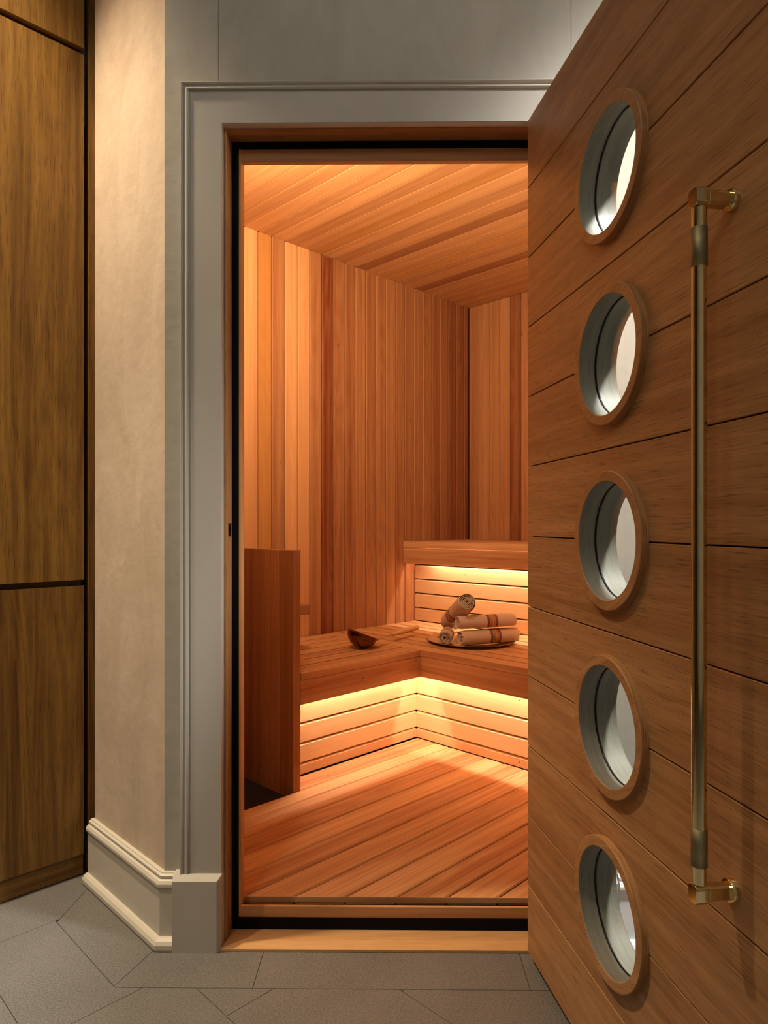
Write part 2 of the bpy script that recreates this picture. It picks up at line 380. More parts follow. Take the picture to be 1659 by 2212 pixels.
# ------------------------------------------------------------------ hall walls
def wall_poly(name, pts, z0, z1, mat, label=None):
    b = MB(); b.prism((0, 0, z0), Z, X, Y, z1-z0, pts, grain='axis'); return struct(b.build(name, mat), label)
def xy(p, q): v = pq(p, q); return (v.x, v.y)
cx_ = (PW-P.y*WY)/P.x          # corner of diagonal and front wall
wall_poly('wall_left', [(cx_, WY), (OXL-.012, WY), (OXL-.012, IY), xy(.99, 1.30) if False else (OXL-.012, IY+.02), xy(1.0, 1.60), xy(1.0, 2.09), xy(.86, 2.09), xy(PW, 2.048)], 0, HC, M['plaster_warm_lit'])
mb = MB(); mb.box((cx_+.0, WY-.0012, .0), (OXL-.013, WY+.004, HC)); mb.box((OXL-.014, WY-.0012, OZ+.012), (OXR+.014, IY, HC)); mb.box((OXR+.013, WY-.0012, 0), (.66, IY, HC))
struct(mb.build('wall_front', M['plaster']), 'grey plaster wall above and around the sauna door opening')
# right hall wall turning toward the viewer
pr_ = P.x*.66+P.y*WY
qr_ = Q.x*.66+Q.y*WY
wall_poly('wall_right', [xy(pr_, qr_), xy(pr_, -1.6), xy(pr_+.1, -1.6), xy(pr_+.1, qr_)], 0, HC, M['white'])
mb = MB(); mb.box((-4.2, -2.5, 0), (3.6, -2.4, HC)); struct(mb.build('wall_back', M['white']))
mb = MB(); mb.box((2.9, -2.4, 0), (3.0, 1.0, HC)); struct(mb.build('wall_far_right', M['white']))
mb = MB(); mb.box((-4.2, -2.4, HC), (3.6, 3.4, HC+.08)); struct(mb.build('ceiling', M['white']))
# ------------------------------------------------------------------ baseboards
base_prof = [(0, 0), (0, .033), (.006, .0355), (.016, .0355), (.024, .031), (.029, .024), (.030, .018), (.149, .018), (.1495, .0205), (.152, .0215), (.155, .0195), (.156, .024), (.163, .024), (.170, .020), (.173, .014), (.175, .013), (.176, .0155), (.181, .0155), (.184, .010), (.186, .0095), (.187, 0)]
def mitre(d1, d2):   # outward mitre vector of two outward unit normals
    s = d1+d2; return s/(s.dot(d1))
outF, outD = -Y, -P
def run_base(name, pts, outs, mat=None):
    b = MB(); b.sweep(pts, [(z, o) for z, o in base_prof], [Z]*len(pts), outs); return struct(b.build(name, mat or M['trim_lit']))
e1 = pq(PW, 2.055); c1 = Vector((cx_, WY, 0)); e2 = Vector((-.535, WY, 0))
run_base('baseboard_left', [e1, c1, e2], [outD, mitre(outD, outF), outF])
c2 = Vector((.66, WY, 0))
run_base('baseboard_right', [Vector((.57, WY, 0)), c2, pq(pr_, -1.5)], [outF, mitre(outF, outD), outD], M['white'])
# ------------------------------------------------------------------ door casing (trim_1) and plinth blocks
# profile: a = distance from the opening edge, b = projection from the wall
cas = [(0, 0), (0, .020), (.0015, .0215), (.078, .0215), (.080, .019), (.0825, .019), (.084, .024), (.0875, .0265), (.091, .024), (.093, .0215), (.096, .0215), (.098, .025), (.102, .027), (.1045, .024), (.1045, 0)]
zt = OZ+.003
mb = MB()
pts = [Vector((OXL, WY, .19)), Vector((OXL, WY, zt)), Vector((OXR, WY, zt)), Vector((OXR, WY, .19))]
ups = [-X, (-X+Z), (X+Z), X]
mb.sweep(pts, cas, ups, [-Y]*4)
tr = struct(mb.build('trim_1', M['trim']), 'painted door casing with a beaded outer edge around the sauna opening')
def plinth(x0, x1, inner):
    b = MB(); y0, y1 = 1.684, WY
    ch = .010
    pr = [(x0, y1), (x0, y0), (x1-ch if inner == 1 else x1, y0)] + ([(x1, y0+ch), (x1, y1)] if inner == 1 else [(x1, y1)])
    if inner == -1: pr = [(x0, y1), (x0, y0+ch), (x0+ch, y0), (x1, y0), (x1, y1)]
    b.prism((0, 0, 0), Z, X, Y, .178, pr)
    rows = [[b.bm.verts.new((x, y, .178)) for x, y in pr], [b.bm.verts.new((min(max(x, x0+(.010 if x < (x0+x1)/2 else 0)), x1-.008) if False else x, max(y, y0+.013) if y < y1-.001 else y, .1905)) for x, y in pr]]
    for i in range(len(pr)):
        j = (i+1) % len(pr)
        b.face([rows[0][i], rows[0][j], rows[1][j], rows[1][i]])
    b.face(rows[1])
    return b
o = plinth(-.5445, OXL+.001, 1).build('trim_2', M['trim']); struct(o, 'square painted plinth block at the foot of the left casing')
o = plinth(OXR-.001, .560, -1).build('trim_3', M['trim']); struct(o)
# ------------------------------------------------------------------ oak jamb, black gasket, cedar stop frame, sill
mb = MB()
jx = OXL+.0065; jz = OZ+.0015
mb.box((jx-.02, 1.7225, .006), (jx, 1.779, jz+.02), T(.4, .6), 0, 2)
mb.box((OXR-.0065, 1.7225, .006), (OXR+.0135, 1.779, jz+.02), T(.4, .6), 0, 2)
mb.box((jx, 1.7225, jz), (OXR-.0065, 1.779, jz+.02), T(.4, .7), 0, 0)
jb = struct(mb.build('trim_4', M['oak']), 'oak door jamb lining the opening')
mb = MB(); mb.box((jx-.0025, 1.742, 1.035), (jx+.0008, 1.770, 1.068)); sp = mb.build('strike_plate', M['iron'], jb); sp['label'] = 'small dark metal strike plate'
mb = MB(); mb.box((jx+.0008, 1.750, 1.044), (jx+.0022, 1.762, 1.059)); mb.build('latch_hole', M['black'], sp)
mb = MB()
mb.box((jx-.02, 1.779, .006), (-.398, 1.79, jz+.02)); mb.box((OXR-.03, 1.779, .006), (OXR+.0135, 1.79, jz+.02))
mb.box((-.398, 1.779, 2.048), (OXR-.03, 1.79, jz+.02)); mb.box((-.398, 1.775, .0), (OXR-.03, 1.79, .0375))
struct(mb.build('trim_5', M['black']), 'black rubber gasket around the inside of the opening')
mb = MB()
mb.box((-.440, 1.790, .04), (-.398, IY, 2.10), (.35, 0, 0), .001, 2); mb.box((-.3985, 1.7775, .0385), (-.3935, 1.7895, 2.048), (.35, 0, 0), 0, 2)
mb.box((OXR-.03, 1.790, .04), (OXR+.012, IY, 2.10), (.35, 0, 0), .001, 2)
mb.box((-.398, 1.7795, 2.0155), (OXR-.03, 1.797, 2.049), (.45, 0, 0), .001, 0)
mb.box((-.398, 1.777, .0375), (OXR-.03, 1.7855, .0665), (.45, 0, 0), .001, 0)
struct(mb.build('trim_6', M['cedar']), 'red cedar stop frame inside the black gasket')
mb = MB()
mb.box((OXL+.001, 1.692, .0), (OXR-.001, 1.731, .0085), (.25, 0, 0), .0012, 0); mb.box((OXL+.001, 1.7318, .0), (OXR-.001, 1.775, .0075), (.45, 0, 0), .0008, 0)
struct(mb.build('trim_7', M['oak_sill']), 'pale oak door sill at the sauna threshold')

# ------------------------------------------------------------------ sauna shell
PITCH = .0785; K0 = 1.790
ltones = [.26, .50, .66, .20, .24, .66, .92, .72, .76, .66, .72, .64, .58, .66, .66, .60, .64, .74, .68, .84, .80, .84]  # board tones; toward the corner they also carry its shade
mb = MB()
k = -10
while K0+k*PITCH < PB-.01:
    p0, p1 = K0+k*PITCH, min(K0+(k+1)*PITCH, PB)
    tone = ltones[k] if 0 <= k < len(ltones) else random.uniform(.3, .6)
    gold = .85 if k == 1 else 0
    mb.board(pq(p0+.0018, QL, SF), Z, P, Q, SC-SF, p1-p0-.0036, .014, (tone, gold, 0), .004); k += 1
struct(mb.build('wall_sauna_left', M['cedar']), 'left sauna wall of upright cedar boards')
mb = MB(); q = QL; i = 0
btones = [.58, .46, .52, .48, .80, .5, .6]
while q > QR+.01:
    q0 = max(q-PITCH, QR); mb.board(pq(PB, q0+.0012, SF), Z, Q, P, SC-SF, q-q0-.0024, .014, (btones[i] if i < 7 else random.uniform(.25, .7), 0, 0), .0025); q = q0; i += 1
struct(mb.build('wall_sauna_back', M['cedar']), 'back sauna wall of upright cedar boards')
ctones = [.16, .30, .08, .42, .28, .34, .16, .42, .22, .62, .22, .30, .22, .34, .26, .62, .26, .3, .28, .36, .26, .3]
mb = MB(); k = -11
IYP = IY+.002
def front_q(p):  # largest run toward the front wall at this p : q where Y = IY
    return (IYP-p*P.y)/Q.y
while K0+k*PITCH < PB-.01:
    p0, p1 = K0+k*PITCH, min(K0+(k+1)*PITCH, PB)
    tone = ctones[k] if 0 <= k < len(ctones) else random.uniform(.12, .4)
    qa = max(QR, front_q(p0)+.0); qb = QL
    if p0 > .99 and qb > qa: mb.board(pq(p0+.0005, qa, SC), Q, P, Z, qb-qa, p1-p0-.001, .014, (tone, .6 if k in (5, 12) else 0, 0), .0022)
    k += 1
struct(mb.build('ceiling_sauna', M['cedar']), 'sauna ceiling of cedar boards')
# backing shell so nothing leaks, and unseen walls
mb = MB()
mb.board(pq(.98, QL+.0145, 0), P, Q, Z, PB-.98+.03, .05, SC+.1, (.5, 0, 0), 0)
mb.board(pq(PB+.0145, QR-.1, 0), Q, P, Z, QL-QR+.16, .05, SC+.1, (.5, 0, 0), 0)
struct(mb.build('wall_sauna_backing', M['dark']))
mb = MB(); mb.prism((0, 0, SC+.0145), Z, X, Y, .05, [(-.47, IY-.02), (1.6, IY-.02), (3.0, 3.0), (.6, 4.9), xy(1.9, 2.9), xy(.99, 2.76), xy(.99, 1.7)]); struct(mb.build('ceiling_backing', M['dark']))
mb = MB()
k = 0; q = QR
p = front_q(0)
pA = (IYP-QR*Q.y)/P.y
x = pA
while x < PB-.01:
    x1 = min(x+PITCH, PB); mb.board(pq(x+.0008, QR-.02, SF-.06), Z, P, Q, SC-SF+.08, x1-x-.0016, .02, T(.25, .7), .0025); x = x1
mb.board(pq(pA-.05, QR-.06, 0), P, Q, Z, PB-pA+.1, .038, SC+.05, (.5, 0, 0), 0)
struct(mb.build('wall_sauna_right', M['cedar']))
mb = MB()
x = OXR+.012
xe = pq(pA, QR).x
while x < xe: x1 = min(x+PITCH, xe); mb.box((x, IY, 0), (x1-.0015, IY+.014, SC+.01), T(.25, .7), .002, 2); x = x1
mb.box((.66, WY+.02, 0), (xe+.1, IY, HC), (.5, 0, 0))
x = -.436-PITCH*0
mb.box((-.47, IY+.0, 2.10), (OXR+.012, IY+.014, SC+.01), T(.25, .6), .002, 0)
struct(mb.build('wall_sauna_front', M['cedar']))
mb = MB(); q = 1.6
while q < QL: mb.board(pq(.99, q, SF-.06), Z, Q, P, SC, min(PITCH, QL-q)-.0015, .02, T(.3, .7), .002); q += PITCH
struct(mb.build('wall_sauna_corner', M['cedar']))
# floor boards run along P
mb = MB(); FP = .098
ftones = {8: .15, 7: .35, 6: .62, 5: .15, 4: .5, 3: .3, 2: .42, 1: .25, 0: .55, -1: .35, -2: .65}
k = -7
while 1.176+k*FP < 2.15:
    q0, q1 = 1.176+k*FP, 1.176+(k+1)*FP
    if q1 > 2.10: q0, q1 = 2.041, 2.156
    elif q1 > 2.041: q1 = 2.041
    if q0 < QR: k += 1; continue
    # start where the middle of the board meets the front line Y=1.836
    yl = 1.836
    pa, pb_ = (yl-q0*Q.y)/P.y, (yl-q1*Q.y)/P.y
    pend = 2.381 if q1 > 1.2 else 2.381
    pst = None
    pa, pb_ = max(pa, 1.02), max(pb_, 1.02)
    if q0 >= 2.03: pa = pb_ = 1.603
    c = .0035; tone = ftones.get(k, random.uniform(.2, .6)); cl = (tone, 0, 0)
    sd = (random.uniform(0, 50), random.uniform(0, 50))
    # board with an angled start: ring of chamfered section at both ends
    sec = [(q0+.0022, -.02), (q0+.0022, -c), (q0+.0022+c, 0), (q1-.0022-c, 0), (q1-.0022, -c), (q1-.0022, -.02)]
    def ps(q_): return pa+(pb_-pa)*(q_-q0)/(q1-q0)
    lo = [mb.bm.verts.new(pq(ps(a), a, SF+b)) for a, b in sec]; hi = [mb.bm.verts.new(pq(pend, a, SF+b)) for a, b in sec]
    for i in range(len(sec)-1):
        a0, a1 = sec[i][0], sec[i+1][0]
        mb.face([lo[i], lo[i+1], hi[i+1], hi[i]], [(sd[0]+ps(a0), sd[1]+a0+i*.003), (sd[0]+ps(a1), sd[1]+a1+i*.003), (sd[0]+pend, sd[1]+a1+i*.003), (sd[0]+pend, sd[1]+a0+i*.003)], cl)
    mb.face(lo, None, cl); mb.face(hi[::-1], None, cl)
    k += 1
# end trim board under the first boards
mb.box((-.396, 1.8345, .0455), (OXR-.03, 1.8365, .0605), (.4, 0, 0), .0005, 0)
struct(mb.build('floor_sauna', M['cedar_bench']), 'sauna floor of pale cedar boards running diagonally to the corner')
mb = MB(); mb.prism((0, 0, .005), Z, X, Y, .025, [(OXL-.01, 1.80), (OXR+.01, 1.80), (xe, IY), (3.0, 3.0), (.6, 4.9), xy(1.9, 2.8), xy(.99, 2.72), xy(.99, 1.65)]); struct(mb.build('floor_well', M['stonewell']), 'dark stone well beside the sauna floor boards')

# ------------------------------------------------------------------ benches
def nails(par, pts, nrm, r=.0022):
    for p_ in pts:
        b = MB(); b.lathe(Vector(p_)+nrm*.0003, nrm, [(0, .0004), (r, .0002), (r, -.001)], 8); b.build('nail_head', M['nail'], par)
FPq, FQq, BZ = 2.285, 2.065, .50
RP, RQ = 2.382, 2.159
def riser(b, fixed, axis, a0, a1, zs, thick=.016, tones=None):
    """horizontal slats; axis 'P' -> boards run along P in plane q=fixed; axis 'Q' -> run along Q in plane p=fixed"""
    for i in range(len(zs)-1):
        z0, z1 = zs[i], zs[i+1]; g = .0028
        tn = tones[i] if tones else random.uniform(.05, .35)
        ol = [(thick, 0), (.002, 0), (0, .002), (0, z1-z0-2*g-.006), (.006, z1-z0-2*g), (thick, z1-z0-2*g)]
        if axis == 'P': b.prism(pq(a0, fixed, z0+g), P, Q, Z, a1-a0, ol, (tn, 0, 0))
        else: b.prism(pq(fixed, a0, z0+g), Q, P, Z, a1-a0, ol, (tn, 0, 0))
PPART = 1.603
lz = [.06, .108, .188, .268, .378, .458]
# low bench along the left wall
e = empty('sauna_bench', pq(1.95, 2.4, SF))
tag(e, 'low cedar sauna bench along the left wall, carrying the copper ladle', 'bench', 'cedar sauna benches')
mb = MB(); n = 7; wd = (QL-FQq-.002)/n
tn = [.40, .50, .62, .40, .30, .35, .3]
for i in range(n):
    mb.board(pq(PPART+.003, FQq+i*wd+.005, BZ-.026), P, Q, Z, 2.2845-PPART-.003, wd-.010, .026, (tn[i], 0, 0), .001)
mb.build('seat_slats', M['cedar_bench'], e)
mb = MB(); mb.board(pq(PPART+.006, FQq-.019, BZ-.0275), P, Q, Z, 2.2848+.0-PPART-.006, .0195, .0272, (.42, 0, 0), .002); mb.build('nosing', M['cedar_bench'], e)
mb = MB(); mb.board(pq(PPART+.004, FQq-.017, .379), P, Q, Z, 2.309-PPART-.004, .022, .0925, (.55, 0, 0), .0012); mb.build('fascia', M['cedar_bench'], e)
mb = MB(); riser(mb, RQ, 'P', PPART+.002, RP+.0, lz, tones=[.45, .15, .12, .12, .1]); mb.build('riser_slats', M['cedar_pale'], e)
mb = MB(); mb.board(pq(PPART+.004, FQq+.007, BZ-.0240), P, Q, Z, 2.2848-PPART-.005, QL-FQq-.009, .0226, (.9, 0, 0), 0); mb.board(pq(PPART+.03, RQ+.016, .07), P, Q, Z, .64, .025, .40, (.4, 0, 0), 0); mb.build('frame', M['dark'], e)  # dark sheet just below the slat tops paints the shade in the gaps
mb = MB(); mb.board(pq(PPART+.05, RQ-.055, .456), P, Q, Z, RP-PPART-.115, .010, .004, ch=0); mb.build('led_strip', M['led'], e)
nails(e, [pq(RP-.016, RQ, z_) for z_ in (.35, .085)], -Q); nails(e, [pq(1.93, FQq-.017, .43)], -Q, .003)
# low bench along the back wall
e = empty('sauna_bench', pq(2.63, 1.6, SF))
tag(e, 'low cedar sauna bench below the raised one, carrying the brass tray of towels', 'bench', 'cedar sauna benches')
mb = MB(); n = 8; wd = (2.97-FPq)/n
tn = [.34, .42, .25, .35, .28, .22, .25, .2]
for i in range(n):
    mb.board(pq(FPq+i*wd+.005, QR+.004, BZ-.026), Q, P, Z, QL-QR-.006, wd-.010, .026, (tn[i], 0, 0), .001)
mb.build('seat_slats', M['cedar_bench'], e)
mb = MB(); mb.board(pq(FPq-.0, QR+.004, BZ-.0275), Q, P, Z, FQq-.0195-QR-.004, .0018, .0272, (.36, 0, 0), .0005); mb.build('nosing', M['cedar_bench'], e)
mb = MB(); mb.board(pq(FPq+.002, QR+.004, .379), Q, P, Z, FQq-.0175-QR-.004, .022, .0925, (.5, 0, 0), .0012); mb.build('fascia', M['cedar_bench'], e)
mb = MB(); riser(mb, RP, 'Q', QR+.004, RQ-.0, lz, tones=[.45, .15, .12, .12, .1]); mb.build('riser_slats', M['cedar_pale'], e)
mb = MB(); mb.board(pq(FPq+.026, QR+.006, BZ-.0240), P, Q, Z, 2.97-FPq-.028, QL-QR-.01, .0226, (.9, 0, 0), 0); mb.board(pq(RP+.016, QR+.02, .07), Q, P, Z, 1.6, .025, .40, (.4, 0, 0), 0); mb.build('frame', M['dark'], e)  # here too a dark sheet stands in for shade between the slats
mb = MB(); mb.board(pq(RP-.055, QR+.05, .456), Q, P, Z, RQ-QR-.115, .010, .004, ch=0); mb.build('led_strip', M['led'], e)
nails(e, [pq(RP, RQ-.016, z_) for z_ in (.35, .085)]+[pq(RP, 1.585, z_) for z_ in (.34, .085)], -P)
# raised bench
e = empty('raised_sauna_bench', pq(3.2, 1.6, BZ))
tag(e, 'raised cedar sauna bench against the back wall, lit from underneath', 'bench', 'cedar sauna benches')
UF, UZ = 2.871, .968
mb = MB(); n = 7; wd = (PB-UF-.002)/n
for i in range(n): mb.board(pq(UF+i*wd+.005, QR+.004, UZ-.026), Q, P, Z, QL-QR-.006, wd-.010, .026, (random.uniform(.3, .5), 0, 0), .003)
mb.build('seat_slats', M['cedar_bench'], e)
mb = MB(); mb.board(pq(UF-.002, QR+.004, UZ-.0355), Q, P, Z, QL-QR-.006, .004, .035, (.32, 0, 0), .0008); mb.build('nosing', M['cedar_bench'], e)
mb = MB(); mb.board(pq(UF, QR+.004, .842), Q, P, Z, QL-QR-.006, .022, .0895, (.48, 0, 0), .0012); mb.build('fascia', M['cedar_bench'], e)
mb = MB(); riser(mb, 2.97, 'Q', QR+.004, QL-.004, [.5, .578, .6625, .746, .83, .915], tones=[.42, .25, .28, .10, .1]); mb.build('riser_slats', M['cedar_pale'], e)
mb = MB(); mb.board(pq(2.988, QR+.02, .51), Q, P, Z, 2.1, .025, .42, (.4, 0, 0), 0); mb.build('frame', M['dark'], e)
mb = MB(); mb.board(pq(2.925, QR+.05, .912), Q, P, Z, QL-QR-.20, .010, .004, ch=0); mb.build('led_strip', M['led'], e)
nails(e, [pq(2.97, 2.665, z_) for z_ in (.80, .535)]+[pq(2.97, 2.33, .79)], -P)

# ------------------------------------------------------------------ heater guard screen
e = empty('heater_guard', pq(1.586, 2.38, .03))
tag(e, 'low upright cedar board screen standing at the left end of the bench', 'screen')
mb = MB(); q = 2.050; i = 0; gt = [.62, .45, .62, .78, .8, .8, .8]
while q < QL-.02:
    mb.board(pq(1.570, q+.001 if i else q, .03), Z, Q, P, .937, .086-.002, .018, (gt[i % 7], .5 if i == 0 else .25, 0), .0025); q += .086; i += 1
mb.build('front_boards', M['cedar'], e)
mb = MB(); mb.board(pq(1.5885, 2.052, .03), Z, Q, P, .9375, .6, .0135, (.62, 0, 0), .001); mb.build('rear_panel', M['cedar'], e)
mb = MB(); mb.board(pq(1.568, 2.044, .03), Z, P, Q, .9385, .035, .006, (.62, 0, 0), .0008); mb.build('edge_board', M['cedar'], e)
mb = MB(); mb.board(pq(1.6025, 2.35, .669), P, Q, Z, .29, .10, .044, (.6, 0, 0), .002); rl = mb.build('rail', M['cedar'], e)
mb = MB(); mb.board(pq(1.6025, 2.352, .632), P, Q, Z, .236, .03, .0365, (.65, 0, 0), .001); mb.build('batten', M['cedar'], rl)

# ------------------------------------------------------------------ door_1 : open oak plank door
TH = .1653; D = Vector((math.sin(TH), -math.cos(TH), 0)); Mn = Vector((math.cos(TH), math.sin(TH), 0)); O = Vector((.3324, 1.66, 0))
def dp(t, z, off=0.0): return O+D*t+Mn*off+Z*z
door = bpy.data.objects.new('door_1', None); COL.objects.link(door); door.location = dp(0, 0, .03); door.matrix_world = Matrix.Translation(dp(0, 0, .03))
tag(door, 'open oak plank door with five round portholes and a long brass pull', 'door', None, 'structure')
DW, DT = .838, .0623; ZG, PI_ = 1.0358, .1691; TC, RI, RO, PR = .4205, .1085, .1274, .0136; SP = .3373
cent = [ZG+SP*i for i in (2, 1, 0, -1, -2)]
def plank_outline(z0, z1, rb, g):
    a0, a1 = z0+g, z1-g; pts = [(0.0, a0)]
    bot = [c for c in cent if abs(c-z0) < .03]; top = [c for c in cent if abs(c-z1) < .03]
    if bot:
        c = bot[0]
        for i in range(33):
            th = math.pi-math.pi*i/32; x_, z_ = TC+rb*math.cos(th), c+rb*math.sin(th)
            if z_ < a0 or i in (0, 32): z_ = a0; 
            pts.append((x_, max(z_, a0)))
    pts.append((DW, a0)); pts.append((DW, a1))
    if top:
        c = top[0]
        for i in range(33):
            th = -math.pi*i/32; pts.append((TC+rb*math.cos(th), min(c+rb*math.sin(th), a1)))
    pts.append((0.0, a1))
    return pts
dt = [.35, .55, .42, .45, .38, .5, .35, .55, .4, .48, .5, .45]
zs = [.0258]+[ZG+PI_*k for k in range(-5, 6)]+[2.0484]
for side in (0, 1):
    mb = MB()
    for i in range(12):
        mb.prism(dp(0, 0, 0 if side == 0 else DT-.014), Mn, D, Z, .014, plank_outline(zs[i], zs[i+1], RI+.006, .0012), (dt[i], 0, 0), grain='u')
    ob = mb.build('planks' if side == 0 else 'outer_planks', M['oak'], door)
    bv = ob.modifiers.new('bevel', 'BEVEL'); bv.width = .0011; bv.segments = 1; bv.limit_method = 'ANGLE'; bv.angle_limit = math.radians(60)
mb = MB()
for i in range(12): mb.prism(dp(.004, 0, .0145), Mn, D, Z, DT-.029, [(min(a, DW-.008), b) for a, b in plank_outline(zs[i]+(.004 if i == 0 else 0), zs[i+1]-(.004 if i == 11 else 0), RI+.006, 0)], (.6, 0, 0), grain='u')
mb.build('core', M['dark'], door)
mb = MB(); mb.board(dp(DW-.0085, .027, .0142), Z, Mn, D, 2.0484-.0282, DT-.0284, .0083, (.4, 0, 0), .0004); mb.build('edge_strip', M['oak'], door)
SD = .0221
for c in cent:
    b = MB(); o_ = dp(TC, c)
    b.lathe(o_, Mn, [(RI, SD-.002), (RI, -PR+.001), (RI+.001, -PR), (RO-.0015, -PR), (RO, -PR+.0015), (RO, 0), (RI+.0055, 0), (RI+.0055, SD-.002)], 96, (.45, 0, 0), True, 0, True)
    for f in b.bm.faces:      # straight grain across the ring's face, shared seat for the liner
        cc = f.calc_center_median()-o_
        if abs(cc.dot(Mn)+PR) < .0002:
            for l in f.loops: v = l.vert.co-o_; l[b.uv].uv = (v.dot(D)*.9+v.z*.45+c*3, v.z*.9-v.dot(D)*.45+c*5)
        f.material_index = 1 if (cc-Mn*cc.dot(Mn)).length < RI+.0003 and abs(cc.dot(Mn)+PR) > .0005 else 0
        f.smooth = abs(cc.dot(Mn)+PR) > .0002
    rg = b.build('porthole_ring', [M['oak'], M['oak_gray']], door)
    rg.modifiers.new('edge', 'EDGE_SPLIT').split_angle = math.radians(40)
    b = MB(); b.lathe(o_, Mn, [(RI, SD+.002), (RI, DT+.004), (RI+.001, DT+.005), (RO-.001, DT+.005), (RO, DT+.004), (RO, DT), (RI+.0055, DT), (RI+.0055, SD+.002)], 96, (.45, 0, 0), True, 0, True)
    ol = b.build('outer_liner', [M['oak_gray']], rg); ol.modifiers.new('edge', 'EDGE_SPLIT').split_angle = math.radians(40)
    b = MB(); b.lathe(o_, Mn, [(RI+.005, SD-.0019), (RI-.0012, SD-.0019), (RI-.0012, SD+.0019), (RI+.005, SD+.0019)], 96, (.5, 0, 0), True, 0, True); b.build('gasket', M['black'], rg)
    b = MB(); b.lathe(o_, Mn, [(0, SD-.0012), (RI-.0015, SD-.0012), (RI-.0015, SD+.0012), (0, SD+.0012)], 64, smooth=False); b.build('glass_pane', M['glass'], rg)
# pull handle
HT, HO, BR = .757, -.050, .0098
hz0, hz1 = .577, 1.497
hd = bpy.data.objects.new('pull_handle', None); COL.objects.link(hd); hd.parent = door; hd.matrix_parent_inverse = door.matrix_world.inverted(); hd.location = dp(HT, .6); 
hd['label'] = 'long polished brass pull bar'
bpy.context.view_layer.update()
mb = MB(); mb.lathe(dp(HT, 0, HO), Z, [(0, hz0+.014), (BR, hz0+.014), (BR, hz1-.014), (0, hz1-.014)], 40); o = mb.build('bar', M['brass'], hd); o.modifiers.new('edge', 'EDGE_SPLIT').split_angle = math.radians(40)
for z0, z1 in ((1.405, 1.458), (.613, .664)):
    mb = MB(); mb.lathe(dp(HT, 0, HO), Z, [(BR-.001, z0), (BR+.0008, z0+.0006), (BR+.0008, z1-.0006), (BR-.001, z1)], 48); o = mb.build('grip_sleeve', M['knurl'], hd); o['label'] = 'dull knurled sleeve'
for zc, sg in ((hz1, 1), (hz0, -1)):
    mb = MB()
    # flattened elbow block on the bar end, then the post to the door and its round rose
    hh = .0125
    ol = [(-.0062, -hh), (.0062, -hh), (.0098, -hh+.004), (.0098, hh-.004), (.0062, hh), (-.0062, hh), (-.0098, hh-.004), (-.0098, -hh+.004)]
    mb.prism(dp(HT, zc, HO-.0098), Mn, D, Z, .0196, ol)
    ol2 = [(a*.9, b*.82) for a, b in ol]
    mb.prism(dp(HT, zc, HO+.0096), Mn, D, Z, .0404-.007, ol2)
    o = mb.build('post', M['brass'], hd); bv = o.modifiers.new('bevel', 'BEVEL'); bv.width = .0012; bv.segments = 2; bv.limit_method = 'ANGLE'
    mb = MB(); mb.lathe(dp(HT, zc, 0), -Mn, [(0, -.0002), (.0152, -.0002), (.0152, .0075), (.0145, .0085), (0, .0085)], 48); o = mb.build('rose', M['brass'], hd); o.modifiers.new('edge', 'EDGE_SPLIT').split_angle = math.radians(40)
# continuous hinge shaped to block light through the gap between the door's outer edge and the jamb
mb = MB(); h0_, h1_ = dp(-.0005, 0, DT-.002), Vector((OXR+.012, 1.6985, 0)); dh = h1_-h0_; wl = dh.length; dh.normalize(); nh = Z.cross(dh)
mb.board(h0_+Z*.03, Z, dh, nh, 2.015, wl, .0025, ch=0); mb.lathe(h0_+dh*wl*.5+Z*.03, Z, [(0, 0), (.0055, 0), (.0055, 2.015), (0, 2.015)], 16)
mb.build('hinge_light_stop', M['brass'], door)

# ------------------------------------------------------------------ oak cabinet on the left
QC = 2.10
e = empty('tall_cabinet', pq(.2, 2.4, 0))
tag(e, 'tall dark golden oak cabinet with flush doors beside the plaster wall', 'cabinet')
def cdoor(name, z0, z1, p0, p1, tone=.45):
    b = MB(); c = .0015
    b.board(pq(p0, QC, z0), Z, P, Q, z1-z0, p1-p0, .020, (tone, 0, 0), .0018)
    return b.build(name, M['oak_dark'], e)
for (p0, p1) in ((.17, .8205), (-.484, .166), (-1.138, -.488)):
    cdoor('door', .068, .880, p0, p1, .6); cdoor('door', .898, 2.488, p0, p1, .42); cdoor('door', 2.508, HC-.004, p0, p1, .4)
mb = MB(); mb.board(pq(-1.14, QC+.012, .002), P, Q, Z, .823+1.14-.002, .02, .064, (.55, 0, 0), .001); mb.build('toe_board', M['oak_dark'], e)
mb = MB(); mb.board(pq(-1.14, QC+.034, .004), P, Q, Z, .823+1.14, .50, HC-.008, (.9, 0, 0), 0); mb.build('carcass', M['oak_dark'], e)
mb = MB(); mb.board(pq(.8335, QC+.0, .004), Z, P, Q, HC-.008, .10, .03, (.75, 0, 0), .001); mb.build('side_filler', M['oak_dark'], e)

# ------------------------------------------------------------------ tray, towels, ladle
tc_ = Vector((.385, 3.285, BZ))
mb = MB()
sq = lambda th: 1+.03*math.cos(2*th)
mb.lathe(tc_, Z, [(0, .0065), (.150, .0065), (.156, .0085), (.162, .012), (.190, .0125), (.214, .0150), (.2175, .0155), (.2185, .0146), (.216, .0130), (.19, .0095), (.165, .008), (.158, .003), (.150, .0005), (0, .0005)], 96, squash=sq)
tag(mb.build('round_tray', M['tray']), 'round aged brass tray under the stack of rolled towels', 'tray')

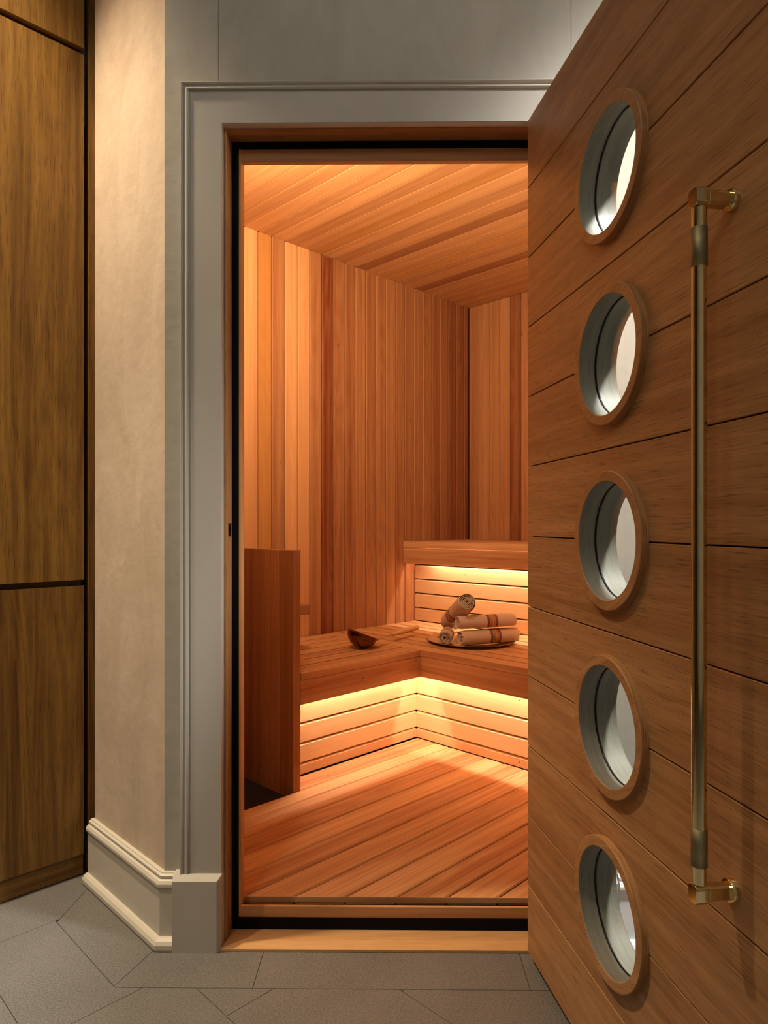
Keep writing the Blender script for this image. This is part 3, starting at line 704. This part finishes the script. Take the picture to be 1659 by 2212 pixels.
def towel(a, b, r, label, turns=4.2, flat=.95, seed=0, end_crumple=1.0, phase=0):
    a = Vector(a); b = Vector(b); ax = (b-a).normalized(); ln = (b-a).length; side = ax.cross(Z).normalized(); up = side.cross(ax)
    nb, na = 150, 44; mbt = MB(); rows = []
    pitch = (r-.006)/turns
    for j in range(na+1):
        h = j/na; row = []
        endf = max(0, 1-min(h, 1-h)/.13)
        for i in range(nb+1):
            th = phase+2*math.pi*turns*i/nb; rr = r-pitch*(th-phase)/(2*math.pi)
            v = Vector((math.cos(th)*rr*22, math.sin(th)*rr*22, h*1.5+seed*7.3))
            nz = noise.noise(v*1.3)*.0016
            cr = endf*end_crumple
            nz += cr*noise.noise(Vector((math.cos(th)*rr*75, math.sin(th)*rr*75, seed*3.1+h*9)))*.0045
            shrink = 1-.10*endf**2
            rr2 = max(.002, rr*shrink+nz)
            axial = cr*(noise.noise(Vector((math.cos(th)*rr*60+9, math.sin(th)*rr*60, seed)))*.010+ (.004 if i < nb*.22 else -.002*i/nb))*(1 if h < .5 else -1)*-1
            row.append(mbt.bm.verts.new(a+ax*(ln*h+axial)+(side*math.cos(th)+up*math.sin(th)*flat)*rr2))
        rows.append(row)
    for j in range(na):
        for i in range(nb):
            mbt.face([rows[j][i], rows[j][i+1], rows[j+1][i+1], rows[j+1][i]], [(j/na, i*.05), (j/na, i*.05+.05), ((j+1)/na, i*.05+.05), ((j+1)/na, i*.05)], smooth=True)
    o = mbt.build('rolled_towel', M['towel'])
    sm = o.modifiers.new('cloth', 'SOLIDIFY'); sm.thickness = min(.0032, pitch*.55); sm.offset = 0
    tag(o, label, 'towel', 'rolled striped towels')
    # fringe hanging from the outer edge near the front end
    fb = MB(); rnd = random.Random(seed+50)
    for kf in range(26):
        hh = rnd.uniform(-.02, .012); th = phase + rnd.uniform(-.6, .6) - math.pi*.5
        s0 = a+ax*(hh*.3)+(side*math.cos(th)+up*math.sin(th)*flat)*(r*.93)
        d_ = (-ax*rnd.uniform(.2, 1)+side*rnd.uniform(-.5, .5)+Vector((0, 0, -.1))).normalized()*rnd.uniform(.006, .014)
        s1 = s0+d_*.5+Vector((0, 0, .002)); s2 = s0+d_
        zmin = BZ+.0075 if a.z < .60 else 0
        for s_ in (s0, s1, s2): s_.z = max(s_.z, zmin+.0015)
        fb.tube([s0, s1, s2], [.0014, .0012, .0006], 5)
    f = fb.build('fringe', M['fringe'], o); 
    return o
tz = BZ+.0085
towel((.318, 3.125, tz+.036), (.590, 3.235, tz+.037), .0365, 'rolled striped towel lying flat on the right of the tray, bottom of the stack', seed=1, phase=-1.2)
towel((.306, 3.135, tz+.036+.068), (.575, 3.225, tz+.037+.068), .0355, 'rolled striped towel lying on top of the flat right towel, middle of the stack', seed=2, flat=.93, end_crumple=.6, phase=-.8)
towel((.248, 3.140, tz+.034), (.270, 3.27, tz+.035), .034, 'rolled cream towel at the left of the tray with crumpled end facing out', seed=3, phase=-1.6)
towel((.346, 3.115, .712), (.283, 3.36, .582), .046, 'rolled cream towel leaning on top of the stack, spiral end facing out', seed=4, turns=5, end_crumple=.45, phase=-.5)

# ladle
bc = Vector((-.130, 3.105, BZ+.0645)); 
e = empty('sauna_ladle', (bc.x, bc.y, BZ)); tag(e, 'copper sauna ladle with pale wooden handle lying on the left bench', 'ladle')
axb = Vector((.34, .17, .93)).normalized()
prof = []
R_ = .070; dep = .062
for i in range(13):
    th = i/12*math.pi/2*.96; prof.append((R_*math.sin(th)**.9, -dep*math.cos(th)))
outer = [(0, -dep)]+[(R_*math.sin(t)**.9, -dep*math.cos(t)) for t in [math.pi/2*i/14 for i in range(1, 14)]]+[(R_, -.001), (R_+.0055, .0008), (R_+.0062, .002), (R_+.005, .0026), (R_-.002, .0015)]
inner = [(max(r_-.0022, 0), h_+.0022) for r_, h_ in outer[:14]][::-1]
mb = MB(); mb.lathe(bc, axb, outer+inner, 72); mb.build('bowl', M['copper'], e)
# drop the bowl so it touches the bench
rod0 = bc+Vector((.066, .012, -.030)); h0 = Vector((.006, 3.270, .537)); h1 = Vector((.134, 3.475, .541))
dr = (h0-rod0).normalized()
mb = MB(); mb.tube([rod0-Vector((.012, .0, .004)), rod0, h0+(h1-h0)*.05], .0026, 12); rodo = mb.build('rod', M['steel'], e); rodo['label'] = 'thin metal rod'
mb = MB(); hv = h1-h0; hl = hv.length
mb.lathe(h0, hv, [(0, 0), (.0085, 0), (.0105, .002), (.0112, .008), (.0098, .012), (.0098, .013), (.0112, .018), (.0122, .05), (.0135, hl*.5), (.0142, hl*.75), (.0140, hl-.01), (.0125, hl-.003), (.009, hl), (0, hl)], 32, (.3, 0, 0)); ho = mb.build('handle', M['pale_wood'], e); ho['label'] = 'pale turned wooden handle'
